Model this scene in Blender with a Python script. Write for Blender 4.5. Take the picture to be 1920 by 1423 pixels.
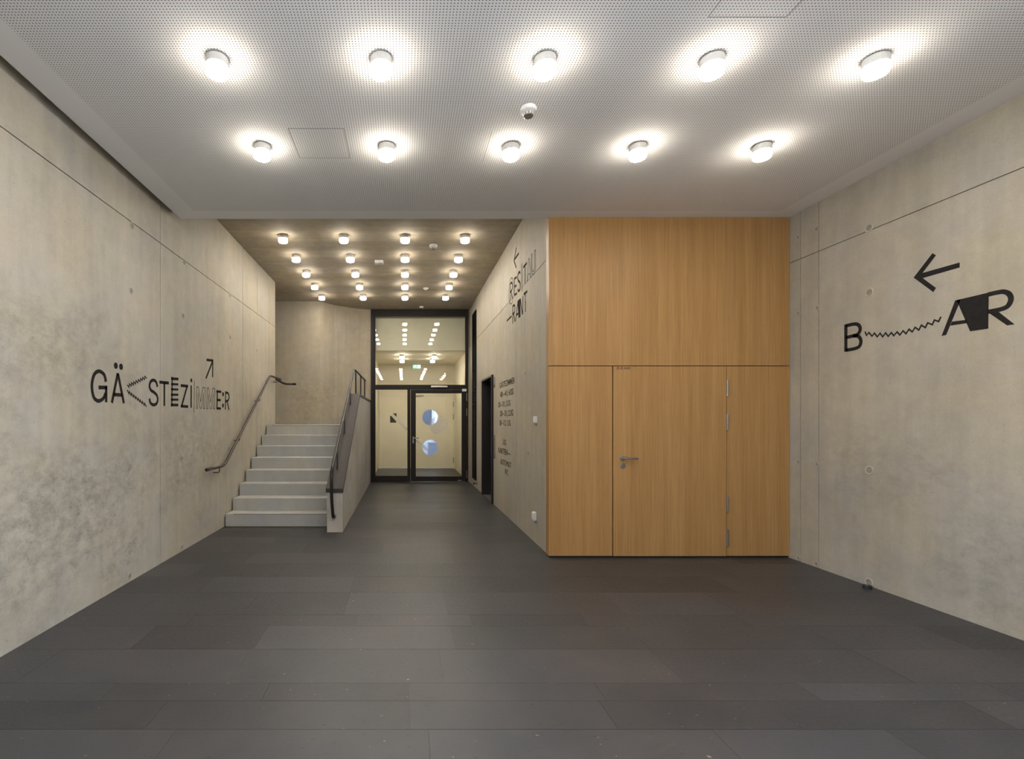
import bpy, bmesh, math, random
from mathutils import Vector, Matrix
random.seed(7)
S = bpy.context.scene
for o in list(bpy.data.objects): bpy.data.objects.remove(o, do_unlink=True)
C = S.collection

# ------------------------------------------------------------------ camera
F = 907.0; PX, PY = 758.0, 790.0; EYE = 1.45          # focal length and vanishing point in 1920x1423 pixels
cd = bpy.data.cameras.new('camera'); cam = bpy.data.objects.new('camera', cd); C.objects.link(cam)
cam.location = (0, 0, EYE); cam.rotation_euler = (math.pi/2, 0, 0)
cd.sensor_fit = 'HORIZONTAL'; cd.sensor_width = 36; cd.lens = 36*F/1920
cd.shift_x = (960-PX)/1920; cd.shift_y = (PY-711.5)/1920
cd.clip_start = .05; cd.clip_end = 200
S.camera = cam
# ------------------------------------------------------------------ world, exposure
W = bpy.data.worlds.new('overcast_sky'); S.world = W; W.use_nodes = True
bgn = W.node_tree.nodes['Background']; bgn.inputs[0].default_value = (.63, .74, 1.0, 1); bgn.inputs[1].default_value = 9.8
S.view_settings.view_transform = 'Standard'; S.view_settings.look = 'None'
S.view_settings.gamma = 1; S.view_settings.use_curve_mapping = False
S.view_settings.exposure = 0.0
LAMP = 118.0                                           # radiance of the opal diffusers
for sx, rz in ((-2.60, -math.pi/2), (4.21, math.pi/2)):   # sampling portals in the glazed side fronts beside the viewer
    pl = bpy.data.lights.new('daylight_portal', 'AREA'); pl.shape = 'RECTANGLE'; pl.size = 4.2; pl.size_y = 3.5; pl.cycles.is_portal = True
    po = bpy.data.objects.new('daylight_portal', pl); C.objects.link(po)
    po.location = (sx, -.4, 1.75); po.rotation_euler = (math.pi/2, 0, rz)

# ------------------------------------------------------------------ layout (metres)
XL, XR, XC = -2.483, 4.095, 1.565        # left wall, right wall, corridor wall
YB = -2.5                                # entrance front behind the viewer
YW = 5.136                               # oak wall
YF = 11.6                                # glazed partition
YV = 14.9                                # vestibule back wall
HC = 4.13                                # concrete ceiling
HS = 3.62                                # suspended ceiling
HV = 3.18                                # vestibule ceiling

def onx(px, py, X):                      # pixel on a plane x = X  ->  (Y, h)
    s = (px-PX)/X
    return (F/s, EYE+(PY-py)/s)

# ------------------------------------------------------------------ materials
MAT = {}
def mk(name):
    m = bpy.data.materials.new(name); m.use_nodes = True; MAT[name] = m
    nt = m.node_tree; return m, nt, nt.nodes['Principled BSDF']
def N(nt, t, **k):
    n = nt.nodes.new(t)
    for a, v in k.items():
        if a.startswith('i_'): n.inputs[a[2:]].default_value = v
        else: setattr(n, a, v)
    return n
def plain(name, col, rough=.5, metal=0., spec=.5, var=.06, scale=30.):
    m, nt, b = mk(name)
    tc = N(nt, 'ShaderNodeNewGeometry')
    no = N(nt, 'ShaderNodeTexNoise'); no.inputs['Scale'].default_value = scale; no.inputs['Detail'].default_value = 4
    nt.links.new(tc.outputs['Position'], no.inputs['Vector'])
    r = N(nt, 'ShaderNodeMapRange'); r.inputs['From Min'].default_value = .3; r.inputs['From Max'].default_value = .7
    r.inputs['To Min'].default_value = 1-var; r.inputs['To Max'].default_value = 1+var
    nt.links.new(no.outputs['Fac'], r.inputs['Value'])
    mx = N(nt, 'ShaderNodeVectorMath', operation='SCALE'); mx.inputs[0].default_value = col[:3]
    nt.links.new(r.outputs[0], mx.inputs['Scale']); nt.links.new(mx.outputs[0], b.inputs['Base Color'])
    b.inputs['Roughness'].default_value = rough; b.inputs['Metallic'].default_value = metal
    b.inputs['Specular IOR Level'].default_value = spec
    return m
def noise(nt, vec, scale, detail=5, rough=.55, mul=None):
    if mul is not None:
        mp = N(nt, 'ShaderNodeVectorMath', operation='MULTIPLY'); mp.inputs[1].default_value = mul
        nt.links.new(vec, mp.inputs[0]); vec = mp.outputs[0]
    n = N(nt, 'ShaderNodeTexNoise'); n.inputs['Scale'].default_value = scale
    n.inputs['Detail'].default_value = detail; n.inputs['Roughness'].default_value = rough
    nt.links.new(vec, n.inputs['Vector']); return n.outputs['Fac']
def mr(nt, v, a, b, c, d, clamp=True):
    r = N(nt, 'ShaderNodeMapRange', clamp=clamp)
    for k, x in zip(('From Min', 'From Max', 'To Min', 'To Max'), (a, b, c, d)): r.inputs[k].default_value = x
    nt.links.new(v, r.inputs['Value']); return r.outputs[0]
def ma(nt, op, a, b):
    n = N(nt, 'ShaderNodeMath', operation=op)
    for i, v in enumerate((a, b)):
        if isinstance(v, (int, float)): n.inputs[i].default_value = v
        else: nt.links.new(v, n.inputs[i])
    return n.outputs[0]
def colscale(nt, col, fac):
    n = N(nt, 'ShaderNodeVectorMath', operation='SCALE')
    if isinstance(col, tuple): n.inputs[0].default_value = col
    else: nt.links.new(col, n.inputs[0])
    nt.links.new(fac, n.inputs['Scale']); return n.outputs[0]
def mixc(nt, fac, a, b):
    n = N(nt, 'ShaderNodeMix', data_type='RGBA')
    for i, v in ((0, fac), (6, a), (7, b)):
        if isinstance(v, (int, float)): n.inputs[i].default_value = v
        elif isinstance(v, tuple): n.inputs[i].default_value = v+(1,)
        else: nt.links.new(v, n.inputs[i])
    return n.outputs[2]
def bump(nt, b, h, strength=.2, dist=.004):
    n = N(nt, 'ShaderNodeBump'); n.inputs['Strength'].default_value = strength; n.inputs['Distance'].default_value = dist
    nt.links.new(h, n.inputs['Height']); nt.links.new(n.outputs[0], b.inputs['Normal'])

def concrete(name, col, stains=(), amp=1.0, streak=(2.5, 2.5, .22), rough=.62):
    m, nt, b = mk(name)
    g = N(nt, 'ShaderNodeNewGeometry'); p = g.outputs['Position']
    n1 = mr(nt, noise(nt, p, .9, 5), .3, .7, 1-.10*amp, 1+.10*amp)
    n2 = mr(nt, noise(nt, p, 7, 6, .65), .3, .7, 1-.07*amp, 1+.07*amp)
    n3 = mr(nt, noise(nt, p, 90, 3), .3, .7, .96, 1.04)
    st = mr(nt, noise(nt, p, 3.0, 5, .6, streak), .3, .7, 1-.07*amp, 1+.07*amp)
    pores = mr(nt, noise(nt, p, 55, 2, .5), .70, .76, 1, .72)
    f = ma(nt, 'MULTIPLY', ma(nt, 'MULTIPLY', n1, n2), ma(nt, 'MULTIPLY', n3, ma(nt, 'MULTIPLY', st, pores)))
    oi = N(nt, 'ShaderNodeObjectInfo')
    f = ma(nt, 'MULTIPLY', f, mr(nt, oi.outputs['Random'], 0, 1, .965, 1.03))
    hue = noise(nt, p, 1.6, 3)
    warm = mixc(nt, mr(nt, hue, .35, .65, 0, 1), tuple(c*k for c, k in zip(col, (.97, .985, 1.03))), tuple(c*k for c, k in zip(col, (1.03, 1.0, .94))))
    c = colscale(nt, warm, f)
    for (cx, cy, cz, sx, sy, sz, amt) in stains:      # blotchy formwork stains, each with its own ragged outline
        d = N(nt, 'ShaderNodeVectorMath', operation='SUBTRACT'); d.inputs[1].default_value = (cx, cy, cz); nt.links.new(p, d.inputs[0])
        d2 = N(nt, 'ShaderNodeVectorMath', operation='DIVIDE'); d2.inputs[1].default_value = (sx, sy, sz); nt.links.new(d.outputs[0], d2.inputs[0])
        ln = N(nt, 'ShaderNodeVectorMath', operation='LENGTH'); nt.links.new(d2.outputs[0], ln.inputs[0])
        area = mr(nt, ma(nt, 'ADD', ln.outputs['Value'], mr(nt, noise(nt, p, 1.7, 4), .3, .7, -.5, .5, False)), .35, 1.1, 1, 0)
        blot = ma(nt, 'MULTIPLY', mr(nt, noise(nt, p, 9, 8, .72, (1, 1, 1.5)), .40, .68, 0, 1), mr(nt, noise(nt, p, 60, 4, .7), .3, .65, .35, 1))
        k = ma(nt, 'MULTIPLY', ma(nt, 'MULTIPLY', area, blot), amt)
        c = mixc(nt, k, c, tuple(x*.42 for x in col))
    nt.links.new(c, b.inputs['Base Color'])
    b.inputs['Roughness'].default_value = rough; b.inputs['Specular IOR Level'].default_value = .35
    bump(nt, b, noise(nt, p, 26, 8, .7), .25, .004)
    return m
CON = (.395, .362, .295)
concrete('concrete_left', CON, ((-2.48, 3.6, .75, 1, 1.6, .8, 1.0), (-2.48, 3.3, 1.9, 1, 1.0, .45, .75), (-2.48, 5.6, 1.1, 1, 1.1, .6, .7)))
concrete('concrete', CON)
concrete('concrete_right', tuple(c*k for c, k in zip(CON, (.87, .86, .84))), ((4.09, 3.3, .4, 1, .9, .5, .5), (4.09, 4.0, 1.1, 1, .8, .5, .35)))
concrete('concrete_back', (.38, .34, .272), ((-2.2, 10.8, 2.0, .9, 1, .6, .5),))
concrete('concrete_ceiling', (.39, .34, .262), amp=1.5, streak=(.25, 3.5, 1), rough=.8)
concrete('concrete_stairs', (.41, .415, .405), amp=.7)
concrete('concrete_end', (.46, .44, .41), amp=1.6)

def wood():
    m, nt, b = mk('oak_veneer')
    g = N(nt, 'ShaderNodeNewGeometry'); p = g.outputs['Position']
    fine = mr(nt, noise(nt, p, 1, 3, .6, (150, 20, 1.0)), .3, .7, .86, 1.12)
    mid = mr(nt, noise(nt, p, 1, 4, .6, (26, 5, .5)), .3, .7, .94, 1.06)
    lines = mr(nt, noise(nt, p, 1, 2, .5, (330, 30, 2.2)), .35, .65, .86, 1.1)
    fleck = mr(nt, noise(nt, p, 1, 2, .5, (120, 9, 14)), .62, .72, 1, .9)
    f = ma(nt, 'MULTIPLY', ma(nt, 'MULTIPLY', fine, mid), ma(nt, 'MULTIPLY', lines, fleck))
    c = mixc(nt, mr(nt, noise(nt, p, 1, 3, .5, (12, 3, .4)), .35, .65, 0, 1), (.37, .205, .074), (.405, .233, .09))
    nt.links.new(colscale(nt, c, f), b.inputs['Base Color'])
    b.inputs['Roughness'].default_value = .42; b.inputs['Specular IOR Level'].default_value = .3
    bump(nt, b, fine, .08, .001)
wood()

def stone():
    m, nt, b = mk('basalt_slab')
    g = N(nt, 'ShaderNodeNewGeometry'); p = g.outputs['Position']
    oi = N(nt, 'ShaderNodeObjectInfo'); rnd = oi.outputs['Random']
    n1 = mr(nt, noise(nt, p, 2.2, 5), .3, .7, .88, 1.12)
    n2 = mr(nt, noise(nt, p, 45, 5, .7), .3, .7, .82, 1.18)
    dash = mr(nt, noise(nt, p, 1, 2, .5, (30, 85, 1)), .66, .71, 1, .55)
    f = ma(nt, 'MULTIPLY', ma(nt, 'MULTIPLY', n1, n2), ma(nt, 'MULTIPLY', dash, mr(nt, rnd, 0, 1, .76, 1.18)))
    c = mixc(nt, mr(nt, noise(nt, p, 1.1, 3), .45, .7, 0, 1), (.043, .0445, .0495), (.050, .046, .047))
    c = colscale(nt, c, f)
    fl = mr(nt, noise(nt, p, 30, 1, .5, (1, 1.6, 1)), .77, .785, 0, 1)
    c = mixc(nt, ma(nt, 'MULTIPLY', fl, .7), c, (.34, .29, .22))
    nt.links.new(c, b.inputs['Base Color'])
    nt.links.new(mr(nt, n2, .88, 1.12, .36, .5), b.inputs['Roughness'])
    b.inputs['Specular IOR Level'].default_value = .45
    bump(nt, b, noise(nt, p, 60, 4, .6), .12, .002)
stone()

def perforated():
    m, nt, b = mk('perforated_plasterboard')
    g = N(nt, 'ShaderNodeNewGeometry'); sp = N(nt, 'ShaderNodeSeparateXYZ'); nt.links.new(g.outputs['Position'], sp.inputs[0])
    x, y = sp.outputs[0], sp.outputs[1]
    def cell(v):
        return ma(nt, 'SUBTRACT', ma(nt, 'FRACT', ma(nt, 'DIVIDE', v, .018), 0), .5)
    cx, cy = cell(ma(nt, 'ADD', x, 9)), cell(ma(nt, 'ADD', y, 9))
    d = ma(nt, 'SQRT', ma(nt, 'ADD', ma(nt, 'MULTIPLY', cx, cx), ma(nt, 'MULTIPLY', cy, cy)), 0)
    hole = ma(nt, 'LESS_THAN', d, .20)
    def inside(v, lo, hi): return ma(nt, 'MULTIPLY', ma(nt, 'GREATER_THAN', v, lo), ma(nt, 'LESS_THAN', v, hi))
    fld = ma(nt, 'MULTIPLY', inside(x, -2.169, 3.879), inside(y, -2.3, 4.986))
    k = ma(nt, 'MULTIPLY', hole, fld)
    nt.links.new(mixc(nt, k, (.90, .895, .88), (.17, .165, .155)), b.inputs['Base Color'])
    b.inputs['Roughness'].default_value = .8; b.inputs['Specular IOR Level'].default_value = .2
perforated()

def emissive(name, col, strength):
    m, nt, b = mk(name)
    b.inputs['Base Color'].default_value = (.8, .8, .78, 1)
    b.inputs['Emission Color'].default_value = col+(1,); b.inputs['Emission Strength'].default_value = strength
emissive('opal_glass', (1.0, .905, .77), LAMP)
nt = MAT['opal_glass'].node_tree; gN = N(nt, 'ShaderNodeNewGeometry'); sN = N(nt, 'ShaderNodeSeparateXYZ'); nt.links.new(gN.outputs['True Normal'], sN.inputs[0])
nt.links.new(mr(nt, sN.outputs[2], 0, -1, LAMP*.34, LAMP*1.35), nt.nodes['Principled BSDF'].inputs['Emission Strength'])   # the bulb shows brighter through the bottom than through the sides
emissive('exit_green', (.05, .75, .42), 1.3)
emissive('exit_white', (.75, .95, .92), 1.5)

def glass(name, tint=(1, 1, 1), boost=1.0):
    m, nt, b = mk(name); nt.nodes.remove(b)
    out = nt.nodes['Material Output']
    tr = N(nt, 'ShaderNodeBsdfTransparent'); tr.inputs[0].default_value = tint+(1,)
    gl = N(nt, 'ShaderNodeBsdfGlossy'); gl.inputs['Roughness'].default_value = 0
    fr = N(nt, 'ShaderNodeFresnel'); fr.inputs['IOR'].default_value = 1.5
    mx = N(nt, 'ShaderNodeMixShader'); nt.links.new(ma(nt, 'MULTIPLY', fr.outputs[0], boost), mx.inputs[0])
    nt.links.new(tr.outputs[0], mx.inputs[1]); nt.links.new(gl.outputs[0], mx.inputs[2]); nt.links.new(mx.outputs[0], out.inputs[0])
glass('clear_glass', (.97, .985, .975), 1.0)
glass('dimming_glass', (.58, .60, .64), 1.0)  # tint added to hold down the bright outdoors behind the round panes
def frosted():
    m, nt, b = mk('frosted_film'); out = nt.nodes['Material Output']
    tr = N(nt, 'ShaderNodeBsdfTransparent'); mx = N(nt, 'ShaderNodeMixShader'); mx.inputs[0].default_value = .38
    b.inputs['Base Color'].default_value = (.75, .75, .72, 1); b.inputs['Roughness'].default_value = .8
    nt.links.new(tr.outputs[0], mx.inputs[1]); nt.links.new(b.outputs[0], mx.inputs[2]); nt.links.new(mx.outputs[0], out.inputs[0])
frosted()
plain('ceiling_white', (.88, .875, .86), .8, var=.01)
plain('lamp_white', (.74, .73, .70), .5)
plain('shadow_gap', (.10, .095, .09), .7)
plain('black_paint', (.020, .018, .017), .9, spec=.08, var=.15)
plain('pale_print', (.07, .058, .045), .9, spec=.08, var=.2)
plain('black_frame', (.016, .013, .013), .5, spec=.25)
plain('black_steel', (.025, .024, .026), .35, .3)
plain('dark_coping', (.055, .050, .050), .55, .0, spec=.2)
plain('rail_steel', (.055, .046, .042), .35, .5)
plain('steel', (.50, .48, .46), .28, 1.0)
plain('steel_dull', (.36, .34, .33), .4, .9)
plain('white_plastic', (.72, .72, .72), .45)
plain('grey_plastic', (.28, .27, .26), .5)
plain('louvre_black', (.010, .0095, .0095), .8, spec=.1)
plain('navy_door', (.020, .026, .034), .4)
plain('black_rubber', (.012, .012, .012), .6)
plain('cream_paint', (.82, .75, .58), .5, var=.03, scale=3)
plain('cream_wall', (.80, .735, .58), .7, var=.04, scale=3)
plain('grout', (.055, .053, .05), .8)
plain('dark_joint', (.05, .045, .04), .9)
plain('oak_shadow', (.045, .025, .011), .9, spec=.1)
plain('tie_mortar', (.24, .215, .175), .9, var=.2)
plain('plaster', (.6, .58, .54), .8)
plain('pavement', (.68, .67, .64), .9, scale=6)  # pale tone set to bounce daylight up onto the suspended ceiling
plain('blue_facade', (.11, .125, .15), .7, scale=2)
plain('pale_concrete', (.72, .72, .70), .8, scale=4)
plain('grey_box', (.22, .22, .24), .7, scale=4)
plain('wall_core', (.27, .245, .20), .9)

# ------------------------------------------------------------------ geometry helpers (world coordinates)
def wloc(o):
    v = Vector((0, 0, 0))
    while o: v += Vector(o.location); o = o.parent
    return v
def put(name, bm, mat, parent=None, smooth=False, **props):
    me = bpy.data.meshes.new(name)
    bmesh.ops.recalc_face_normals(bm, faces=bm.faces[:])
    if parent is not None: bmesh.ops.translate(bm, verts=bm.verts[:], vec=-wloc(parent))
    bm.to_mesh(me); bm.free()
    me.materials.append(MAT[mat])
    if smooth:
        for p in me.polygons: p.use_smooth = True
    o = bpy.data.objects.new(name, me); C.objects.link(o)
    if parent is not None: o.parent = parent
    for k, v in props.items(): o[k] = v
    return o
def thing(name, label, cat, loc, group=None, **props):
    o = bpy.data.objects.new(name, None); C.objects.link(o); o.location = loc; o.empty_display_size = .1
    o['label'] = label
    if cat: o['category'] = cat
    if group: o['group'] = group
    for k, v in props.items(): o[k] = v
    return o
def copy_tree(o, parent=None):
    c = o.copy(); C.objects.link(c); c.parent = parent
    for ch in list(o.children): copy_tree(ch, c)
    return c
def box(bm, x0, x1, y0, y1, z0, z1, bev=0):
    r = bmesh.ops.create_cube(bm, size=1)
    bmesh.ops.scale(bm, vec=(x1-x0, y1-y0, z1-z0), verts=r['verts'])
    bmesh.ops.translate(bm, vec=((x0+x1)/2, (y0+y1)/2, (z0+z1)/2), verts=r['verts'])
    if bev:
        ed = list({e for v in r['verts'] for e in v.link_edges})
        bmesh.ops.bevel(bm, geom=ed, offset=bev, segments=2, affect='EDGES', profile=.5)
    return bm
def B(*a, **k): return box(bmesh.new(), *a, **k)
def prism(bm, pts, to3, a, b):
    """extrude polygon pts (2D) between depths a and b; to3(u, v, d) -> xyz"""
    va = [bm.verts.new(to3(u, v, a)) for u, v in pts]; vb = [bm.verts.new(to3(u, v, b)) for u, v in pts]
    n = len(pts)
    bm.faces.new(va); bm.faces.new(vb[::-1])
    for i in range(n): bm.faces.new((va[i], va[(i+1) % n], vb[(i+1) % n], vb[i]))
    return bm
YZ = lambda u, v, d: (d, u, v)           # polygon in (y, z), depth along x
XZ = lambda u, v, d: (u, d, v)
XY = lambda u, v, d: (u, v, d)
def cyl(bm, p0, p1, r0, r1=None, seg=16):
    p0, p1 = Vector(p0), Vector(p1); r1 = r0 if r1 is None else r1
    q = (p1-p0).to_track_quat('Z', 'Y'); m = Matrix.Translation((p0+p1)/2) @ q.to_matrix().to_4x4()
    bmesh.ops.create_cone(bm, cap_ends=True, segments=seg, radius1=r0, radius2=r1, depth=(p1-p0).length, matrix=m)
    return bm
def lathe(bm, prof, origin=(0, 0, 0), seg=32, mat=None):
    """prof: (r, z) list revolved about z"""
    rings = []
    for r, z in prof:
        if r < 1e-6: rings.append([bm.verts.new((0, 0, z))])
        else: rings.append([bm.verts.new((r*math.cos(2*math.pi*i/seg), r*math.sin(2*math.pi*i/seg), z)) for i in range(seg)])
    for a, b in zip(rings, rings[1:]):
        for i in range(seg):
            j = (i+1) % seg
            f = [a[i % len(a)], a[j % len(a)], b[j % len(b)], b[i % len(b)]]
            f2 = []
            for v in f:
                if v not in f2: f2.append(v)
            if len(f2) > 2: bm.faces.new(f2)
    m = (mat or Matrix.Identity(4)); m = Matrix.Translation(origin) @ m
    bmesh.ops.transform(bm, matrix=m, verts=[v for r in rings for v in r])
    return bm
def tube(bm, pts, r, seg=10, cap=True):
    pts = [Vector(p) for p in pts]; rings = []; up = None
    for i, p in enumerate(pts):
        t = ((pts[min(i+1, len(pts)-1)]-p).normalized() + (p-pts[max(i-1, 0)]).normalized()).normalized()
        if up is None:
            up = Vector((1, 0, 0)) if abs(t.x) < .8 else Vector((0, 0, 1))
        s = t.cross(up).normalized(); up = s.cross(t).normalized()
        rings.append([bm.verts.new(p+(s*math.cos(2*math.pi*k/seg)+up*math.sin(2*math.pi*k/seg))*r) for k in range(seg)])
    for a, b in zip(rings, rings[1:]):
        for i in range(seg): bm.faces.new((a[i], a[(i+1) % seg], b[(i+1) % seg], b[i]))
    if cap: bm.faces.new(rings[0]); bm.faces.new(rings[-1])
    return bm
def fillet(pts, r, n=5):
    pts = [Vector(p) for p in pts]; out = [pts[0]]
    for a, b, c in zip(pts, pts[1:], pts[2:]):
        d1, d2 = (a-b), (c-b); rr = min(r, d1.length*.45, d2.length*.45)
        p, q = b+d1.normalized()*rr, b+d2.normalized()*rr
        for k in range(n+1):
            t = k/n; out.append(p*(1-t)**2+b*2*t*(1-t)+q*t*t)
    out.append(pts[-1]); return out
def spline(pts, n=7, closed=False):
    out = []; L = len(pts)
    rng = range(L if closed else L-1)
    for i in rng:
        g = (lambda k: pts[k % L]) if closed else (lambda k: pts[max(0, min(L-1, k))])
        p0, p1, p2, p3 = g(i-1), g(i), g(i+1), g(i+2)
        for k in range(n):
            t = k/n
            out.append(tuple(.5*((2*b)+(-a+c)*t+(2*a-5*b+4*c-d)*t*t+(-a+3*b-3*c+d)*t**3) for a, b, c, d in zip(p0, p1, p2, p3)))
    if not closed: out.append(pts[-1])
    return out
def ribbon(bm, pts, w, to3, d0, d1, closed=False):
    P = []
    for p in pts:
        v = Vector((p[0], p[1]))
        if not P or (v-P[-1]).length > 1e-5: P.append(v)
    n = len(P); Ls = []; Rs = []
    for i in range(n):
        a = P[i-1] if (i > 0 or closed) else None; c = P[(i+1) % n] if (i < n-1 or closed) else None
        t1 = (P[i]-a).normalized() if a is not None else None; t2 = (c-P[i]).normalized() if c is not None else None
        t1 = t1 or t2; t2 = t2 or t1
        n1 = Vector((-t1.y, t1.x)); n2 = Vector((-t2.y, t2.x)); mm = n1+n2
        mm = mm.normalized() if mm.length > 1e-4 else n1
        k = w/2/max(.35, mm.dot(n1))
        Ls.append(P[i]+mm*k); Rs.append(P[i]-mm*k)
    vf = [(bm.verts.new(to3(l.x, l.y, d1)), bm.verts.new(to3(r.x, r.y, d1)), bm.verts.new(to3(l.x, l.y, d0)), bm.verts.new(to3(r.x, r.y, d0))) for l, r in zip(Ls, Rs)]
    for i in range(n if closed else n-1):
        a, b = vf[i], vf[(i+1) % n]
        for q in ((0, 1, 1, 0), (2, 3, 3, 2), (0, 2, 2, 0), (1, 3, 3, 1)):
            bm.faces.new((a[q[0]], a[q[1]], b[q[2]], b[q[3]]))
    if not closed:
        for a in (vf[0], vf[-1]): bm.faces.new((a[0], a[1], a[3], a[2]))
    return bm
def disc2(bm, c, r, to3, d0, d1, seg=24):
    return prism(bm, [(c[0]+r*math.cos(2*math.pi*i/seg), c[1]+r*math.sin(2*math.pi*i/seg)) for i in range(seg)], to3, d0, d1)

# ================================================================== THE SETTING
def struct(name, bm, mat, label=None, **p):
    o = put(name, bm, mat); o['kind'] = 'structure'
    if label: o['label'] = label
    return o
# ---- floor
floor = struct('floor', B(-2.9, 4.4, -2.9, 15.3, -.2, -.0015), 'grout', 'dark grey basalt floor laid in long slabs')
sm = bpy.data.meshes.new('slab'); sb = bmesh.new(); box(sb, -.5, .5, -.5, .5, -.5, .5); sb.to_mesh(sm); sb.free(); sm.materials.append(MAT['basalt_slab'])
def slab(x0, x1, y0, y1):
    o = bpy.data.objects.new('slab', sm); C.objects.link(o); o.parent = floor
    g = .001; h = random.uniform(-.0003, .0003)
    o.location = ((x0+x1)/2, (y0+y1)/2, -.005+h); o.scale = (x1-x0-2*g, y1-y0-2*g, .010)
ys = [-2.5, -2.1, -1.75, -1.35, -.95, -.6, -.2, .2, .55, .95, 1.35, 1.7, 2.00, 2.277, 2.51, 2.68, 3.08, 3.43, 3.63, 4.10, 4.52, 4.93, 5.34]
while ys[-1] < YV-.25: ys.append(ys[-1]+random.choice((.23, .31, .40, .40, .46)))
ys[-1] = YV
for a, b in zip(ys, ys[1:]):
    if b <= 5.35: lo, hi = XL, (XR if b < 5.2 else XC+.0)
    elif a < 6.33: lo, hi = XL, XC
    else: lo, hi = -.803, XC
    if b > 5.2 and b <= 5.35: hi = XR if a < 5.1 else XC
    x = lo; first = random.uniform(.3, 1.1)
    while x < hi-.01:
        w = first if x == lo else random.uniform(.75, 1.35)
        if hi-(x+w) < .3: w = hi-x
        slab(x, x+w, a, b); x += w
# ---- formwork panels of the concrete walls: separate plates on a darker core
G = .0042
def wall_panels(wall, X, side, ys, hs, mat, notch=None):
    for y0, y1 in zip(ys, ys[1:]):
        for h0, h1 in zip(hs, hs[1:]):
            a, b, c, d = y0+G, y1-G, h0+(G if h0 > 0 else 0), h1-G
            pts = [(a, c), (b, c), (b, d), (a, d)]
            if notch and h0 == 0 and y0 < notch[0] and y1 > notch[1]:
                pts = [(a, c), (notch[0], c), (notch[0], notch[2]), (notch[1], notch[2]), (notch[1], c), (b, c), (b, d), (a, d)]
            put('panel', prism(bmesh.new(), pts, YZ, X-side*.02, X), mat, wall)
def tie(wall, y, h, X, side, mat, r=.026):
    """plugged formwork tie hole: raised rim, sunk cone, on a wall x = X facing +side"""
    m = Matrix.Rotation(side*math.pi/2, 4, 'Y')
    bm = lathe(bmesh.new(), [(r*1.3, -.002), (r*1.22, .004), (r*1.02, .005), (r*.84, .0008), (r*.5, .0006), (0, .0012)], (X, y, h), 20, m)
    o = put('tie_hole', bm, mat, wall, True); m2 = lathe(bmesh.new(), [(r*.92, .0010), (r*.6, .0014), (0, .0018)], (X, y, h), 20, m)
    put('plug', m2, 'tie_mortar', o, True)
wl = struct('wall_left', prism(bmesh.new(), [(1.7, 0), (9.31, 0), (9.31, HC), (1.7, HC)], YZ, XL-.3, XL-.012), 'wall_core', 'tall exposed concrete wall left of the stairs')
wall_panels(wl, XL, 1, [1.7, 2.45, 4.92, 7.43, 8.17, 8.87, 9.31], [0, 3.265, HC], 'concrete_left')
for px, py in ((246, 545), (343.5, 592), (431.5, 632), (481.7, 657), (243, 875), (341, 859.5), (429, 841), (243, 1080), (341, 1026), (247.6, 423), (345.7, 491), (431.5, 554)):
    y, h = onx(px, py, XL); tie(wl, y, h, XL, 1, 'concrete_left')
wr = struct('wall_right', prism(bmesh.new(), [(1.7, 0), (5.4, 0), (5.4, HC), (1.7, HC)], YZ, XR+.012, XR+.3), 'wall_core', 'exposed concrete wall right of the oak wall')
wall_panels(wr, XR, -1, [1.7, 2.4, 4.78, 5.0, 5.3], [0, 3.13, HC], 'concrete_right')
for px, py in ((1496, 445), (1531, 429), (1629, 427), (1630, 548), (1497, 588), (1532, 577), (1496.5, 866), (1532, 870.5), (1630, 881.5), (1497, 1046), (1531, 1057), (1629, 1092)):
    y, h = onx(px, py, XR); tie(wr, y, h, XR, -1, 'concrete', .032 if px > 1600 else .02)
DY0, DY1, DH = 8.48, 9.60, 2.27          # lift portal in the corridor wall
wc = struct('wall_corridor', prism(bmesh.new(), [(5.24, 0), (DY0, 0), (DY0, DH), (DY1, DH), (DY1, 0), (YV+.1, 0), (YV+.1, HC), (5.24, HC)], YZ, XC+.012, XC+.35), 'wall_core', 'exposed concrete wall right of the corridor')
wall_panels(wc, XC, -1, [5.24, 6.75, 9.9, YF+.1], [0, 3.23, HC], 'concrete', (DY0, DY1, DH))
for px, py in ((985, 560), (960, 590), (925, 640), (990.5, 850), (985, 700)):
    y, h = onx(px, py, XC); tie(wc, y, h, XC, -1, 'concrete', .018)
hl_ = 1.39
# ---- stairwell walls behind the landing
wb = struct('wall_back', prism(bmesh.new(), [(-4.8, 10.8), (-1.88, 10.8), (-1.62, 11.13), (-1.34, 11.36), (-1.05, 11.53), (-.80, 11.60), (-.80, 11.9), (-4.8, 11.9)], XY, 0, HC), 'concrete_back', 'concrete stairwell wall behind the landing')
put('joint', B(-2.55, -1.885, 10.7988, 10.803, 1.958, 1.964), 'wall_core', wb)
put('joint', prism(bmesh.new(), [(-1.536, 11.196), (-1.530, 11.201), (-1.533, 11.206), (-1.539, 11.201)], XY, hl_, HC-.6), 'wall_core', wb)
struct('wall_stairwell', B(-4.8, -4.5, 9.0, 10.8, 0, HC), 'concrete_back', 'concrete end wall of the stairwell beyond the corner')
struct('wall_stairwell_near', B(-4.5, XL-.3, 9.05, 9.31, 0, HC), 'concrete_back', 'concrete wall on the near side of the upper flight')
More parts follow.
